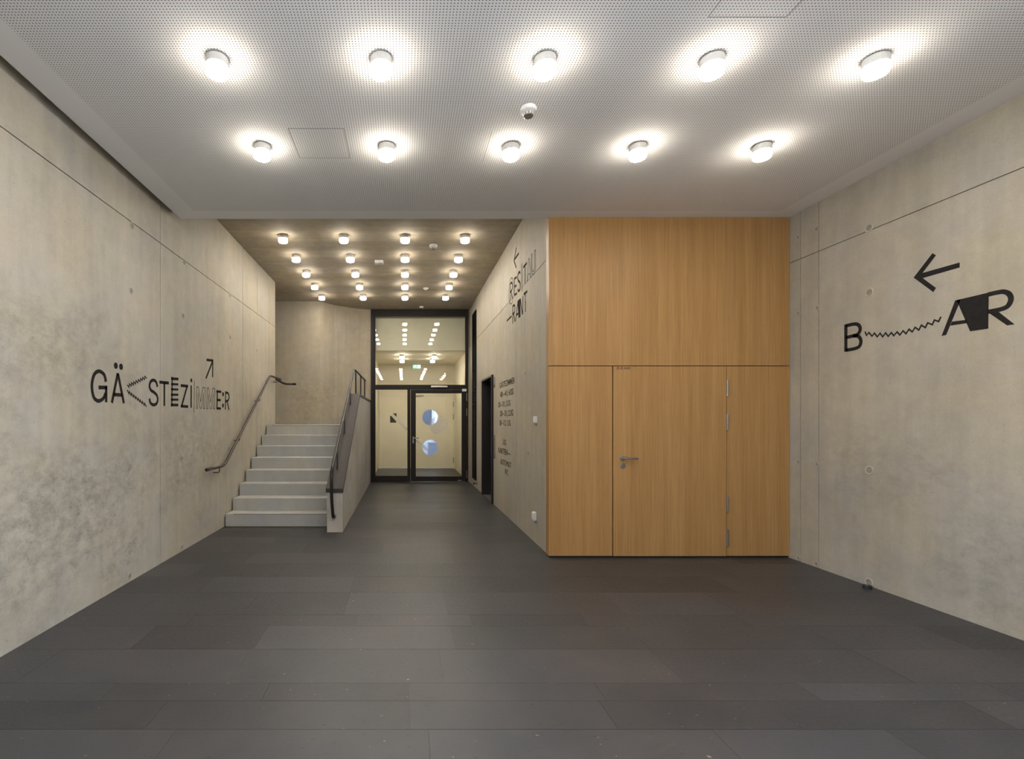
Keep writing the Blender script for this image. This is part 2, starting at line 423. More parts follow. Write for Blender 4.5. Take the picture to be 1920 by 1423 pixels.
# ---- concrete ceiling and suspended ceiling
struct('ceiling_concrete', B(-4.8, 4.5, -2.8, YV+.3, HC, HC+.25), 'concrete_ceiling', 'board-marked concrete ceiling of the corridor')
ce = struct('ceiling', B(-2.392, XR, YB, 5.185, HS, HS+.07), 'perforated_plasterboard', 'white perforated suspended ceiling with plain border')
put('gap_strip', prism(bmesh.new(), [(-2.392, HS), (XL, HS+.08), (XL, HS+.10), (-2.392, HS+.02)], lambda u, v, d: (u, d, v), YB, 5.185), 'ceiling_white', ce)  # added strip, hidden edge-on from the camera, keeps the wall gap from going dark
def onceil(px, py, H):
    s = (PY-py)/(H-EYE); return ((px-PX)/s, F/s)
def hatch(x0, x1, y0, y1):
    for q in ((x0-.002, x0+.002, y0, y1), (x1-.002, x1+.002, y0, y1), (x0, x1, y0-.002, y0+.002), (x0, x1, y1-.002, y1+.002)):
        put('hatch_joint', B(q[0], q[1], q[2], q[3], HS-.0012, HS+.002), 'grey_plastic', ce)
x0, ya = onceil(1328, 32, HS); x1, _ = onceil(1474, 32, HS); hatch(x0, x1, ya-.41, ya)
x0, yb = onceil(562, 296, HS); x1, _ = onceil(656, 296, HS); hatch(x0, x1, yb-.40, yb)
x0, yb = onceil(905, 303, HS); put('hatch_joint', B(x0-.002, x0+.002, yb-.42, yb, HS-.0012, HS+.002), 'grey_plastic', ce)
# ---- rear wall and the glazed side fronts beside the viewer that let the daylight in
struct('wall_rear', B(-2.9, 4.5, -2.8, YB, 0, HC), 'concrete', 'concrete wall behind the viewer')
for n, (xa, xb) in enumerate(((XL-.16, XL-.06), (XR+.06, XR+.16)), 1):
    w = thing(f'window_{n}', f"tall glazed front {('left', 'right')[n-1]} of the viewer", 'window', ((xa+xb)/2, -.4, 0), kind='structure')
    put('lintel', B(xa-.08, xb+.08, YB, 1.7, 3.5, HC), 'concrete', w)
    for y in (-2.465, -1.09, .28, 1.665): put('mullion', B(xa, xb, y-.035, y+.035, 0, 3.5), 'black_frame', w)
    for y0, y1 in ((-2.43, -1.125), (-1.055, .245), (.315, 1.63)): put('pane', B((xa+xb)/2-.004, (xa+xb)/2+.004, y0, y1, .0, 3.5), 'clear_glass', w)
struct('ground_left', B(-30, -2.92, -25, 9, -.25, -.03), 'pavement', 'unseen paving outside the left glazed front, made pale to bounce daylight')
struct('ground_right', B(4.42, 30, -25, 9, -.25, -.03), 'pavement', 'unseen paving outside the right glazed front, made pale to bounce daylight')
struct('ground_yard', B(-30, 30, 15.32, 60, -.25, -.03), 'pavement', 'pavement outside the round windows')

# ---- oak wall with the bar door
ow = struct('wall_oak', B(1.57, XR-.02, 5.18, 5.60, .0, HC), 'oak_shadow', 'oak veneered wall of panels around the bar door')
OX0, OJ1, OJ2, OH = 1.536, 2.2135, 3.4215, 2.039
g2 = .0025
put('panel', B(OX0, XR-.004, YW, YW+.045, OH+.004, HS-.002), 'oak_veneer', ow)
put('panel', B(OX0, OJ1-.006, YW, YW+.045, .022, OH-.004), 'oak_veneer', ow)
put('panel', B(OJ2+.003, XR-.004, YW, YW+.045, .022, OH-.004), 'oak_veneer', ow)
put('return_panel', B(OX0, OX0+.028, YW+.0455, 5.239, .022, HS-.002), 'oak_veneer', ow)
put('gap_shade', B(OX0+.02, XR-.004, YW+.02, 5.18, 0, .024), 'black_rubber', ow)  # black strip stands in for the shade in the gap below the panels
d1 = thing('door_1', 'flush oak veneered door to the bar with steel lever handle', 'door', ((OJ1+OJ2)/2, YW+.02, 0), kind='structure')
leaf = put('door_leaf', B(OJ1+.006, OJ2-.003, YW, YW+.045, .020, OH-.004), 'oak_veneer', d1)
hx, hz = 2.319, 1.06
rx = Matrix.Rotation(math.pi/2, 4, 'X')
put('rose', lathe(bmesh.new(), [(0, -.002), (.028, -.002), (.028, .006), (.026, .008), (.012, .008), (0, .008)], (hx, YW, hz), 28, rx), 'steel', leaf)
put('lever', tube(bmesh.new(), fillet([(hx, YW, hz), (hx, YW-.055, hz), (hx+.139, YW-.055, hz-.002)], .022), .0098, 12), 'steel', leaf, True)
put('key_rose', lathe(bmesh.new(), [(0, -.002), (.028, -.002), (.028, .006), (.026, .008), (0, .008)], (hx+.001, YW, .978), 28, rx), 'steel', leaf)
bm = cyl(bmesh.new(), (hx+.001, YW-.0078, .982), (hx+.001, YW-.012, .982), .008); box(bm, hx-.003, hx+.005, YW-.012, YW-.0078, .962, .982)
put('lock_cylinder', bm, 'steel_dull', leaf)
for ya, yb in ((713, 743), (776, 806), (930, 960), (992, 1023)):
    s = F/YW; z1, z0 = EYE+(PY-ya)/s, EYE+(PY-yb)/s; x = (1363.2-PX)/s
    hg = put('hinge', cyl(bmesh.new(), (x, YW-.009, z0), (x, YW-.009, z1), .0115, seg=16), 'steel', d1, False)
    bm = bmesh.new()
    for f_ in (.33, .66): cyl(bm, (x, YW-.009, z0+(z1-z0)*f_-.002), (x, YW-.009, z0+(z1-z0)*f_+.002), .0122)
    put('hinge_ring', bm, 'steel_dull', hg)

# ---- text with the built-in font -> mesh, placed by a matrix
def text_bm(txt, size, depth=.001, shear=0, bold=0.0, sx=1.0):
    cu = bpy.data.curves.new('t', 'FONT'); cu.body = txt; cu.size = size; cu.extrude = depth; cu.align_x = 'CENTER'; cu.shear = shear; cu.offset = bold
    cu.resolution_u = 3
    ob = bpy.data.objects.new('t', cu); C.objects.link(ob)
    dg = bpy.context.evaluated_depsgraph_get(); me = bpy.data.meshes.new_from_object(ob.evaluated_get(dg))
    bm = bmesh.new(); bm.from_mesh(me); bpy.data.objects.remove(ob); bpy.data.curves.remove(cu); bpy.data.meshes.remove(me)
    bmesh.ops.scale(bm, vec=(sx, 1, 1), verts=bm.verts[:])
    return bm
bm = text_bm('ZUR BAR', .036, .0006, .12, .0004)
bmesh.ops.transform(bm, matrix=Matrix.Translation((2.325, YW-.0004, 2.003)) @ rx, verts=bm.verts[:])
put('lettering', bm, 'pale_print', leaf, label='small dark letters ZUR BAR')

# ================================================================== STAIRS
NS, RISE, Y1, RUN = 8, .1729, 6.674, .2825
SX0, SX1 = XL+.016, -1.012
st = thing('staircase', 'flight of eight pale concrete steps rising to a landing', 'stairs', ((SX0+SX1)/2, Y1, 0))
for i in range(NS-1):
    y = Y1+i*RUN
    put('step', B(SX0, SX1, y, y+RUN+.03, 0 if i == 0 else i*RISE-.05, (i+1)*RISE, bev=.004), 'concrete_stairs', st)
yl = Y1+(NS-1)*RUN; hl = NS*RISE
put('landing', B(SX0, SX1, yl, 9.31, hl-.22, hl, bev=.004), 'concrete_stairs', st)
put('landing_floor', prism(bmesh.new(), [(-4.48, 9.32), (SX1, 9.32), (SX1, 11.48), (-1.2, 11.40), (-1.34, 11.34), (-1.62, 11.11), (-1.89, 10.78), (-4.48, 10.78)], XY, hl-.22, hl), 'concrete_stairs', st)
put('edge_strip', B(-2.36, SX1-.03, Y1-.0015, Y1+.02, RISE-.012, RISE+.0012), 'grey_plastic', st, label='dark contrast strip on the bottom step')
put('edge_strip', B(-2.36, SX1-.005, yl-.0015, yl+.02, hl-.014, hl+.0012), 'grey_plastic', st, label='dark contrast strip on the top step')
# balustrade wall
ba = thing('stair_balustrade', 'low sloping concrete balustrade wall with black coping', 'balustrade', (-.907, 6.325, 0))
put('wall_body', prism(bmesh.new(), [(6.325, 0), (YF-.075, 0), (YF-.075, 1.90), (8.72, 1.90), (6.325, .524)], YZ, -1.010, -.805), 'concrete_end', ba)
put('coping', prism(bmesh.new(), [(6.312, .520), (8.72, 1.903), (YF-.075, 1.903), (YF-.075, 1.948), (8.705, 1.948), (6.312, .572)], YZ, -1.024, -.797), 'dark_coping', ba)
ra = thing('stair_railing', 'black steel railing along the top of the balustrade wall', 'railing', (-.93, 6.315, .2))
XRL = -.93
rail_h = lambda y: .82+.579*(y-6.2)
path = [(XRL+.012, 6.316, .205), (XRL+.012, 6.235, .215), (XRL, 6.175, .50), (XRL, 6.17, .80), (XRL, 8.98, 2.43), (XRL, YF-.06, 2.425)]
path = fillet(path[:5], .16, 7)[:-1]+fillet([(XRL, 8.6, rail_h(8.6)), (XRL, 8.98, 2.43), (XRL, YF-.06, 2.425)], .05)
put('rail', tube(bmesh.new(), path, .021, 12), 'black_steel', ra, True)
put('wall_fixing', cyl(bmesh.new(), (XRL+.012, 6.3248, .205), (XRL+.012, 6.310, .205), .03), 'steel_dull', ra)
for y in (6.72, 7.53, 8.35):
    ct = .572+.5786*(y-6.312)
    put('post', prism(bmesh.new(), [(y-.03, ct-.03*.5786), (y+.03, ct+.03*.5786), (y+.03, rail_h(y)+.01), (y-.03, rail_h(y)-.01)], YZ, XRL-.006, XRL+.006), 'black_steel', ra)
for y in (9.29, 10.34, 11.35):
    put('post', B(XRL-.014, XRL+.014, y-.008, y+.008, 1.948, 2.425), 'black_steel', ra)
# wall handrails
XH = XL+.083
hr = thing('wall_handrail', 'dark steel handrail on the left concrete wall beside the steps', 'handrail', (XH, 5.9, .86))
pts = fillet([(XH, 5.89, .862), (XH, 6.45, .862), (XH, 8.66, 2.268), (XH, 9.40, 2.268)], .09)
put('rail', tube(bmesh.new(), pts, .0185, 12), 'rail_steel', hr, True)
put('end_cap', tube(bmesh.new(), [(XH, 5.87, .862), (XH, 5.88, .862), (XH, 6.02, .862)], .0215, 12), 'black_steel', hr, True)
def rail_at(y): return .862 if y < 6.45 else (2.268 if y > 8.66 else .862+(y-6.45)*(2.268-.862)/2.21)
for y in (6.28, 7.05, 8.02, 9.15):
    h = rail_at(y)
    put('bracket', tube(bmesh.new(), fillet([(XH, y, h-.01), (XH, y, h-.075), (XL-.004, y, h-.075)], .02), .0065, 8), 'black_steel', hr, True)
h2 = thing('stair_handrail', 'short black handrail end beyond the wall corner above the landing', 'handrail', (-2.115, 9.40, 2.17))
put('rail', tube(bmesh.new(), fillet([(-2.115, 9.40, 2.175), (-2.325, 9.40, 2.175), (-2.50, 9.40, 2.28), (-3.3, 9.40, 2.76)], .06), .0195, 12), 'black_steel', h2, True)
put('end_cap', tube(bmesh.new(), [(-2.105, 9.40, 2.175), (-2.11, 9.40, 2.175), (-2.17, 9.40, 2.175)], .0225, 12), 'black_steel', h2, True)
put('bracket', tube(bmesh.new(), fillet([(-2.56, 9.40, 2.31), (-2.56, 9.40, 2.24), (-2.56, 9.307, 2.24)], .02), .0065, 8), 'black_steel', h2, True)

# ================================================================== GLAZED PARTITION (s = F/YF)
sF = F/YF
fx = lambda px: (px-PX)/sF
fz = lambda py: EYE+(PY-py)/sF
d2 = thing('door_2', 'black framed glazed partition with glass door at the end of the corridor', 'door', (.38, YF, 0), kind='structure')
FX0, FX1, FTOP = -.80, XC, HC-.0
def mem(name, x0, x1, z0, z1, y0=YF-.03, y1=YF+.05, mat='black_frame', parent=d2, bev=.003, **p):
    return put(name, B(x0, x1, y0, y1, z0, z1, bev=bev), mat, parent, **p)
mem('frame_post', FX0, fx(704), 0, FTOP); mem('frame_post', fx(872.3), FX1-.035, 0, FTOP)
mem('frame_head', fx(704), fx(872.3), fz(593), FTOP)
mem('frame_transom', fx(704), fx(872.3), fz(730.5), fz(721.5))
mem('frame_mullion', fx(763.8), fx(769.5), 0, fz(730.5))
mem('frame_sill', fx(704), fx(763.8), 0, fz(892))
mem('frame_lip', fx(704)-.03, fx(704)-.02, 0, FTOP-.05, YF-.045, YF-.03)
put('pane', B(fx(703), fx(873), YF+.002, YF+.010, fz(594), fz(721)), 'clear_glass', d2)
pn = put('pane', B(fx(703), fx(764.5), YF+.002, YF+.010, fz(893), fz(730)), 'clear_glass', d2)
lx0, lx1 = fx(770), fx(872)
gl = put('door_leaf', B(lx0, fx(779.6), YF-.04, YF+.03, .015, fz(731), bev=.003), 'black_frame', d2)
bm = bmesh.new(); box(bm, fx(865.5), lx1, YF-.04, YF+.03, .015, fz(731), bev=.003); box(bm, fx(779.6), fx(865.5), YF-.04, YF+.03, .015, fz(893), bev=.003); box(bm, fx(779.6), fx(865.5), YF-.04, YF+.03, fz(737.5), fz(731), bev=.003)
put('leaf_frame', bm, 'black_frame', gl)
put('pane', B(fx(779), fx(866), YF+.002, YF+.010, fz(893.5), fz(737)), 'clear_glass', gl)
hX, hZ = fx(774.8), fz(821)
put('handle_plate', B(hX-.016, hX+.016, YF-.048, YF-.038, hZ-.13, hZ+.03, bev=.003), 'steel_dull', gl)
put('lever', tube(bmesh.new(), fillet([(hX, YF-.04, hZ), (hX, YF-.095, hZ), (hX+.14, YF-.095, hZ)], .02), .0095, 10), 'steel', gl, True)
put('lock_cylinder', cyl(bmesh.new(), (hX, YF-.055, hZ-.09), (hX, YF-.04, hZ-.09), .012), 'steel', gl)
for a, b in ((737, 752), (766, 780), (882, 896)):
    put('hinge', cyl(bmesh.new(), (fx(874.8), YF-.04, fz(b)), (fx(874.8), YF-.04, fz(a)), .010), 'steel_dull', d2)
put('door_closer', B(fx(808), fx(838.8), YF-.075, YF-.028, fz(726.6), fz(723.6), bev=.004), 'steel', d2, label='silver door closer bar')
put('sign_plate', B(fx(866.2), fx(874.2), YF-.048, YF-.029, fz(734), fz(729.3)), 'white_plastic', d2, label='small white label plate')
put('threshold_plate', B(fx(858), fx(865), YF-.046, YF-.039, .03, .05), 'steel', d2)
# markings on the glass: milky disc and diagonal strips
P2 = lambda px, py: (fx(px), fz(py))
put('frosted_disc', disc2(bmesh.new(), P2(821.6, 797), .212, XZ, YF-.0015, YF+.002, 40), 'frosted_film', gl)
put('frosted_strip', ribbon(bmesh.new(), [P2(780, 825), P2(800.5, 843)], .07, XZ, YF+.002, YF-.0015), 'frosted_film', gl)
put('frosted_strip', ribbon(bmesh.new(), [P2(735, 776), P2(763.4, 806)], .06, XZ, YF+.002, YF-.0015), 'frosted_film', pn)
pc = put('pictogram', prism(bmesh.new(), [P2(737, 775), P2(743.5, 775), P2(743.5, 782)], XZ, YF+.002, YF-.002), 'pale_print', pn, label='dark pictogram cut by a diagonal')
put('pictogram', prism(bmesh.new(), [P2(731.5, 779.5), P2(734, 780), P2(743, 790), P2(743, 792.5), P2(731.5, 792.5)], XZ, YF+.002, YF-.002), 'pale_print', pn)
# ---- vestibule behind it
sV = F/YV
vx = lambda px: (px-PX)/sV
vz = lambda py: EYE+(PY-py)/sV
wv = struct('wall_vestibule', B(-1.1, FX0, YF+.05, YV, 0, HC), 'cream_wall', 'cream left wall of the vestibule')
struct('wall_vestibule_right', B(XC-.02, XC+.012, YF+.11, YV, 0, HC), 'cream_wall', 'cream right wall of the vestibule')
struct('ceiling_vestibule', B(FX0, XC-.02, YF+.2, YV, HV, HC-.002), 'cream_wall', 'lower cream ceiling of the vestibule')
DX0, DX1, DT = vx(714), vx(849.4), vz(742.3)
bm = bmesh.new(); box(bm, -1.1, DX0-.05, YV, YV+.25, 0, HC); box(bm, DX1+.05, XC+.1, YV, YV+.25, 0, HC); box(bm, DX0-.05, DX1+.05, YV, YV+.25, DT+.05, HC)
struct('wall_far', bm, 'cream_wall', 'cream end wall of the vestibule')
d3 = thing('door_3', 'cream double door with two round windows seen through the glass partition', 'door', ((DX0+DX1)/2, YV+.03, 0), kind='structure')
XS = vx(768)
bm = bmesh.new(); box(bm, DX0-.05, DX0, YV-.015, YV+.1, 0, DT+.05); box(bm, DX1, DX1+.05, YV-.015, YV+.1, 0, DT+.05); box(bm, DX0, DX1, YV-.015, YV+.1, DT, DT+.05)
put('door_frame', bm, 'cream_paint', d3)
put('side_leaf', B(DX0+.003, XS-.002, YV+.0, YV+.05, .008, DT-.003), 'cream_paint', d3)
CX, CR = vx(806.4), .247
CZ = (vz(782.5), vz(839))
bm = bmesh.new(); edges = []
def loop(pts):
    vs = [bm.verts.new((x, YV, z)) for x, z in pts]
    for i in range(len(vs)): edges.append(bm.edges.new((vs[i], vs[(i+1) % len(vs)])))
loop([(XS+.002, .008), (DX1-.003, .008), (DX1-.003, DT-.003), (XS+.002, DT-.003)])
for cz in CZ: loop([(CX+CR*math.cos(2*math.pi*i/40), cz+CR*math.sin(2*math.pi*i/40)) for i in range(40)])
bmesh.ops.triangle_fill(bm, use_beauty=True, edges=edges)
ex = bmesh.ops.extrude_face_region(bm, geom=bm.faces[:])
bmesh.ops.translate(bm, vec=(0, .05, 0), verts=[v for v in ex['geom'] if isinstance(v, bmesh.types.BMVert)])
lf = put('door_leaf', bm, 'cream_paint', d3)
for cz in CZ:
    put('round_pane', disc2(bmesh.new(), (CX, cz), CR+.004, XZ, YV+.02, YV+.028, 40), 'dimming_glass', lf)
    bm = bmesh.new(); pr = [(CX+CR*math.cos(2*math.pi*i/40), cz+CR*math.sin(2*math.pi*i/40)) for i in range(40)]
    ribbon(bm, pr, .022, XZ, YV+.002, YV-.006, True); put('window_ring', bm, 'white_plastic', lf)
for a, b in ((753, 763), (776, 786.5), (857.5, 868)):
    put('hinge', cyl(bmesh.new(), (vx(850), YV-.022, vz(b)), (vx(850), YV-.022, vz(a)), .014), 'steel_dull', d3)
put('door_closer', B(vx(770), vx(794), YV-.06, YV+.0, vz(742.8), vz(740.6), bev=.004), 'steel_dull', d3)
ex = thing('exit_sign', 'lit green and white emergency exit sign above the vestibule door', 'sign', (vx(780.5), YV-.02, vz(691)))
put('housing', B(vx(773.5), vx(788.6), YV-.05, YV+.0, vz(691.3), vz(683)), 'white_plastic', ex)
gp = put('green_panel', B(vx(774), vx(783), YV-.053, YV-.049, vz(691), vz(683.3)), 'exit_green', ex)
put('white_panel', B(vx(783), vx(788.3), YV-.053, YV-.049, vz(691), vz(683.3)), 'exit_white', ex)
bm = bmesh.new(); q = lambda u, v: (vx(778.5)+u, vz(687)+v)
disc2(bm, q(.012, .035), .011, XZ, YV-.055, YV-.052, 12)
for l in ([(.008, .02), (-.008, -.012)], [(-.008, -.012), (.012, -.028), (.004, -.05)], [(-.008, -.012), (-.03, -.03), (-.042, -.028)], [(.006, .018), (.03, .006)], [(.006, .018), (-.018, .012), (-.024, -.004)]):
    ribbon(bm, [q(*a) for a in l], .011, XZ, YV-.052, YV-.055)
put('running_figure', bm, 'exit_white', gp)
vs_ = thing('door_stop', 'small black door stop in the vestibule beside the cream door', 'door stop', (vx(855.7), YV-.25, 0))
put('stop_body', cyl(bmesh.new(), (vx(855), YV-.3, 0), (vx(855), YV-.3, .035), .03), 'black_rubber', vs_)
put('stop_cap', lathe(bmesh.new(), [(.022, 0), (.02, .006), (0, .008)], (vx(855), YV-.3, .035), 16), 'black_rubber', vs_, True)
# outside, seen through the round windows
bd = thing('outside_building', 'blue grey building seen through the upper round window', 'building', (-1.0, 19, -.03))
put('facade', B(-8, 1.05, 18.5, 24, -.03, 6), 'blue_facade', bd); put('corner_trim', B(1.05, 1.16, 18.46, 24, -.03, 6), 'pale_concrete', bd)
lw = thing('outside_wall', 'pale low wall outside behind the lower round window', 'wall', (0, 17.9, -.03))
put('wall_body', B(-5, 4, 17.8, 18.0, -.03, 1.12), 'pale_concrete', lw); put('wall_cap', B(-5, 4, 17.78, 18.02, 1.12, 1.15), 'pale_concrete', lw)
gb = thing('outside_plinth', 'grey block standing outside the lower round window', 'block', (1.2, 17.2, -.03))
put('block_body', B(.86, 2.2, 17.0, 17.6, -.03, .66, bev=.01), 'grey_box', gb); put('block_top', B(.85, 2.21, 16.99, 17.61, .66, .69), 'grey_box', gb)

# ================================================================== LIFT PORTAL AND LOUVRE
lp = thing('door_4', 'black steel door portal in the right corridor wall', 'door', (XC, (DY0+DY1)/2, 0), kind='structure')
PXF = 1.528
put('jamb', B(PXF, XC+.36, DY0-.0, DY0+.035, 0, DH), 'black_steel', lp)
put('jamb', B(PXF+.004, XC+.36, DY1-.035, DY1+.0, 0, DH), 'black_steel', lp)
put('lintel', B(PXF+.004, XC+.36, DY0+.035, DY1-.035, DH-.035, DH), 'black_steel', lp)
put('lit_edge', B(PXF+.002, XC+.0, DY0+.04, DY1, DH, DH+.008), 'steel', lp)  # bright steel strip imitates light caught on the frame's top edge
dl = put('door_leaf', B(XC+.22, XC+.26, DY0+.035, (DY0+DY1)/2-.002, .005, DH-.035), 'navy_door', lp)
put('door_leaf', B(XC+.22, XC+.26, (DY0+DY1)/2+.002, DY1-.035, .005, DH-.035), 'navy_door', lp)
put('threshold', B(XC+.0, XC+.22, DY0+.035, DY1-.035, -.003, .003), 'steel_dull', lp)
lc = thing('call_panel', 'narrow steel lift call panel on the wall beside the black portal', 'panel', (XC, 8.36, .9))
s = F/8.36
put('plate', B(XC-.012, XC+.002, 8.30, 8.43, EYE+(PY-859)/s, EYE+(PY-815)/s, bev=.002), 'steel', lc)
for k in (-.05, .05): put('button', cyl(bmesh.new(), (XC-.011, 8.365, 1.05+k), (XC-.017, 8.365, 1.05+k), .017), 'steel_dull', lc)
li = thing('floor_indicator', 'small dark indicator plate high beside the black portal', 'panel', (XC, 8.36, 2.05))
put('plate', B(XC-.008, XC+.002, 8.33, 8.40, EYE+(PY-727)/s, EYE+(PY-707)/s, bev=.002), 'steel_dull', li)
put('display', B(XC-.011, XC-.007, 8.34, 8.39, EYE+(PY-727)/s, EYE+(PY-721)/s), 'black_frame', li)
lv = thing('ventilation_louvre', 'tall narrow black ventilation louvre on the right corridor wall', 'louvre', (XC, 10.74, .17))
L0, L1, LB, LT = 10.47, 11.02, .17, 3.87
bm = bmesh.new(); box(bm, XC-.02, XC+.002, L0, L0+.02, LB, LT); box(bm, XC-.02, XC+.002, L1-.02, L1, LB, LT); box(bm, XC-.02, XC+.002, L0+.02, L1-.02, LB, LB+.02); box(bm, XC-.02, XC+.002, L0+.02, L1-.02, LT-.02, LT)
put('louvre_frame', bm, 'louvre_black', lv)
put('backing', B(XC-.003, XC+.002, L0+.02, L1-.02, LB+.02, LT-.02), 'black_rubber', lv)
bm = prism(bmesh.new(), [(-.013, -.014), (-.009, -.016), (.010, .012), (.006, .014)], lambda u, v, d: (u, d, v), L0+.02-10.745, L1-.02-10.745)
sl0 = put('slat', bm, 'louvre_black'); sl0.parent = lv
nsl = 88; ph = (LT-LB-.06)/nsl
for i in range(nsl):
    o = sl0 if i == 0 else sl0.copy()
    if i: C.objects.link(o); o.parent = lv
    o.location = Vector((XC-.012, 10.745, LB+.03+ph*(i+.5)))-Vector(lv.location)

# ================================================================== LAMPS
R = .0645
def make_lamp(label, group):
    t = thing('ceiling_lamp', label, 'lamp', (0, 0, 0), group)
    bm = lathe(bmesh.new(), [(0, 0), (R*.93, 0), (R*.93, -.0065), (0, -.0065)], seg=32); put('mounting_ring', bm, 'shadow_gap', t)
    bm = lathe(bmesh.new(), [(0, -.006), (R, -.006), (R, -.051), (R*.96, -.052), (0, -.052)], seg=32); put('lamp_base', bm, 'lamp_white', t)
    pr = [(R*.985, -.0515), (R*.985, -.086)]+[(R*.985-.017+.017*math.cos(a), -.088-.017*math.sin(a)) for a in [k*math.pi/2/6 for k in range(7)]]+[(0, -.1052)]
    bm = lathe(bmesh.new(), pr, seg=32); put('diffuser', bm, 'opal_glass', t, True)
    return t
protoL = None
def lamp(x, y, z, label, group):
    global protoL
    if protoL is None: protoL = make_lamp(label, group); o = protoL
    else: o = copy_tree(protoL); o['label'] = label; o['group'] = group
    o.location = (x, y, z)
ORD = ['first', 'second', 'third', 'fourth', 'fifth']
cols = [-1.117, -.139, .840, 1.838, 2.815]
for r, y in enumerate((2.888, 3.806)):
    for c, x in enumerate(cols):
        lamp(x, y, HS, f"{ORD[c]} lamp from the left in the {('nearer, upper', 'farther, lower')[r]} row on the white perforated ceiling", 'round lamps on the suspended ceiling')
for y in (1.97, 1.05, .13, -.79):
    for x in cols: lamp(x, y, HS, 'round lamp of the suspended ceiling mirrored faintly in the upper glass pane', 'round lamps on the ceiling above the viewer')
for r, y in enumerate((6.965, 7.80, 8.61, 9.42, 10.24)):
    for c, x in enumerate((-1.745, -.87, .013, .875)):
        lamp(x, y, HC, f"lamp in {ORD[r]} row from the front, {ORD[c]} from the left, on the concrete corridor ceiling", 'round lamps on the corridor ceiling')
for r, y in enumerate((12.55, 13.35)):
    for c, x in enumerate((-.06, .78)):
        lamp(x, y, HV, f"{('left', 'right')[c]} lamp of the {('nearer', 'farther')[r]} pair on the vestibule ceiling behind glass", 'round lamps in the vestibule')

# ================================================================== CEILING DEVICES
def smoke(x, y, z, k, label):
    t = thing('smoke_detector', label, 'smoke detector', (x, y, z))
    put('mount', lathe(bmesh.new(), [(0, 0), (.030*k, 0), (.030*k, -.013*k), (0, -.013*k)], (x, y, z)), 'grey_plastic', t)
    put('base', lathe(bmesh.new(), [(0, -.012*k), (.052*k, -.012*k), (.056*k, -.018*k), (.056*k, -.034*k), (.052*k, -.040*k), (.034*k, -.048*k), (0, -.048*k)], (x, y, z)), 'white_plastic', t, False)
    ca = put('chamber', lathe(bmesh.new(), [(0, -.047*k), (.029*k, -.047*k), (.029*k, -.066*k), (0, -.066*k)], (x, y, z)), 'grey_plastic', t)
    bm = bmesh.new()
    for i in range(8):
        a = i*math.pi/4+.2; cx, cy = x+.030*k*math.cos(a), y+.030*k*math.sin(a)
        cyl(bm, (cx, cy, z-.046*k), (cx, cy, z-.069*k), .0032*k, seg=6)
    put('cage', bm, 'white_plastic', ca)
    put('cap', lathe(bmesh.new(), [(0, -.066*k), (.033*k, -.066*k), (.033*k, -.071*k), (.028*k, -.074*k), (0, -.074*k)], (x, y, z)), 'steel_dull', t)
smoke(.855, 3.33, HS, 1.0, 'white smoke detector on the perforated ceiling between the lamp rows')
smoke(.439, 7.31, HC, 1.1, 'white smoke detector on the concrete corridor ceiling between lamps')
t = thing('sensor_box', 'small white rectangular sensor box on the concrete ceiling left of the middle lamps', 'sensor', (-.42, 8.08, HC))
put('housing', B(-.49, -.35, 8.03, 8.13, HC-.045, HC, bev=.004), 'white_plastic', t)
put('lens', lathe(bmesh.new(), [(0, -.044), (.034, -.044), (.034, -.056), (.026, -.064), (0, -.068)], (-.42, 8.08, HC)), 'grey_plastic', t, True)
t = thing('motion_sensor', 'shallow white cone shaped sensor on the concrete ceiling near the last lamps', 'sensor', (.433, 9.73, HC))
put('flange', lathe(bmesh.new(), [(0, 0), (.056, 0), (.056, -.006), (0, -.006)], (.433, 9.73, HC)), 'white_plastic', t)
put('dome', lathe(bmesh.new(), [(.054, -.005), (.036, -.024), (.016, -.041), (0, -.044)], (.433, 9.73, HC)), 'white_plastic', t, True)
t = thing('ceiling_sensor', 'small white round sensor on the concrete ceiling just before the glass partition', 'sensor', (.40, 11.3, HC))
put('housing', lathe(bmesh.new(), [(0, 0), (.05, 0), (.05, -.03), (.042, -.037), (0, -.037)], (.40, 11.3, HC)), 'white_plastic', t)
put('lens', lathe(bmesh.new(), [(.024, -.036), (.02, -.044), (0, -.047)], (.40, 11.3, HC)), 'grey_plastic', t, True)

# ================================================================== WALL FITTINGS
t = thing('light_switch', 'small white light switch on the corridor wall beside the oak edge', 'switch', (XC, 5.73, 1.42))
put('plate', B(XC-.026, XC+.002, 5.69, 5.77, 1.425, 1.512, bev=.004), 'white_plastic', t); put('rocker', B(XC-.032, XC-.025, 5.70, 5.76, 1.436, 1.500, bev=.003), 'white_plastic', t)
t = thing('wall_socket', 'small white power socket low on the corridor wall', 'socket', (XC, 5.77, .26))
put('housing', B(XC-.032, XC+.002, 5.73, 5.81, .265, .37, bev=.006), 'white_plastic', t); put('lid', B(XC-.040, XC-.031, 5.737, 5.803, .285, .362, bev=.004), 'white_plastic', t)
t = thing('floor_door_stop', 'low black rubber door stop on the floor at the right concrete wall', 'door stop', (4.02, 4.2, 0))
put('stop_body', lathe(bmesh.new(), [(0, 0), (.031, 0), (.031, .022), (.027, .027), (0, .027)], (4.02, 4.2, 0), 24), 'black_rubber', t); put('screw', lathe(bmesh.new(), [(.008, 0), (.007, .003), (0, .004)], (4.02, 4.2, .026), 12), 'steel_dull', t)
t = thing('wall_door_stop', 'black knobbed door stop on a rod below the ventilation louvre', 'door stop', (XC, 10.35, .12))
put('rod', cyl(bmesh.new(), (XC+.002, 10.35, .12), (1.505, 10.35, .12), .008), 'black_steel', t); put('knob', cyl(bmesh.new(), (1.51, 10.35, .12), (1.475, 10.35, .12), .020), 'black_rubber', t)

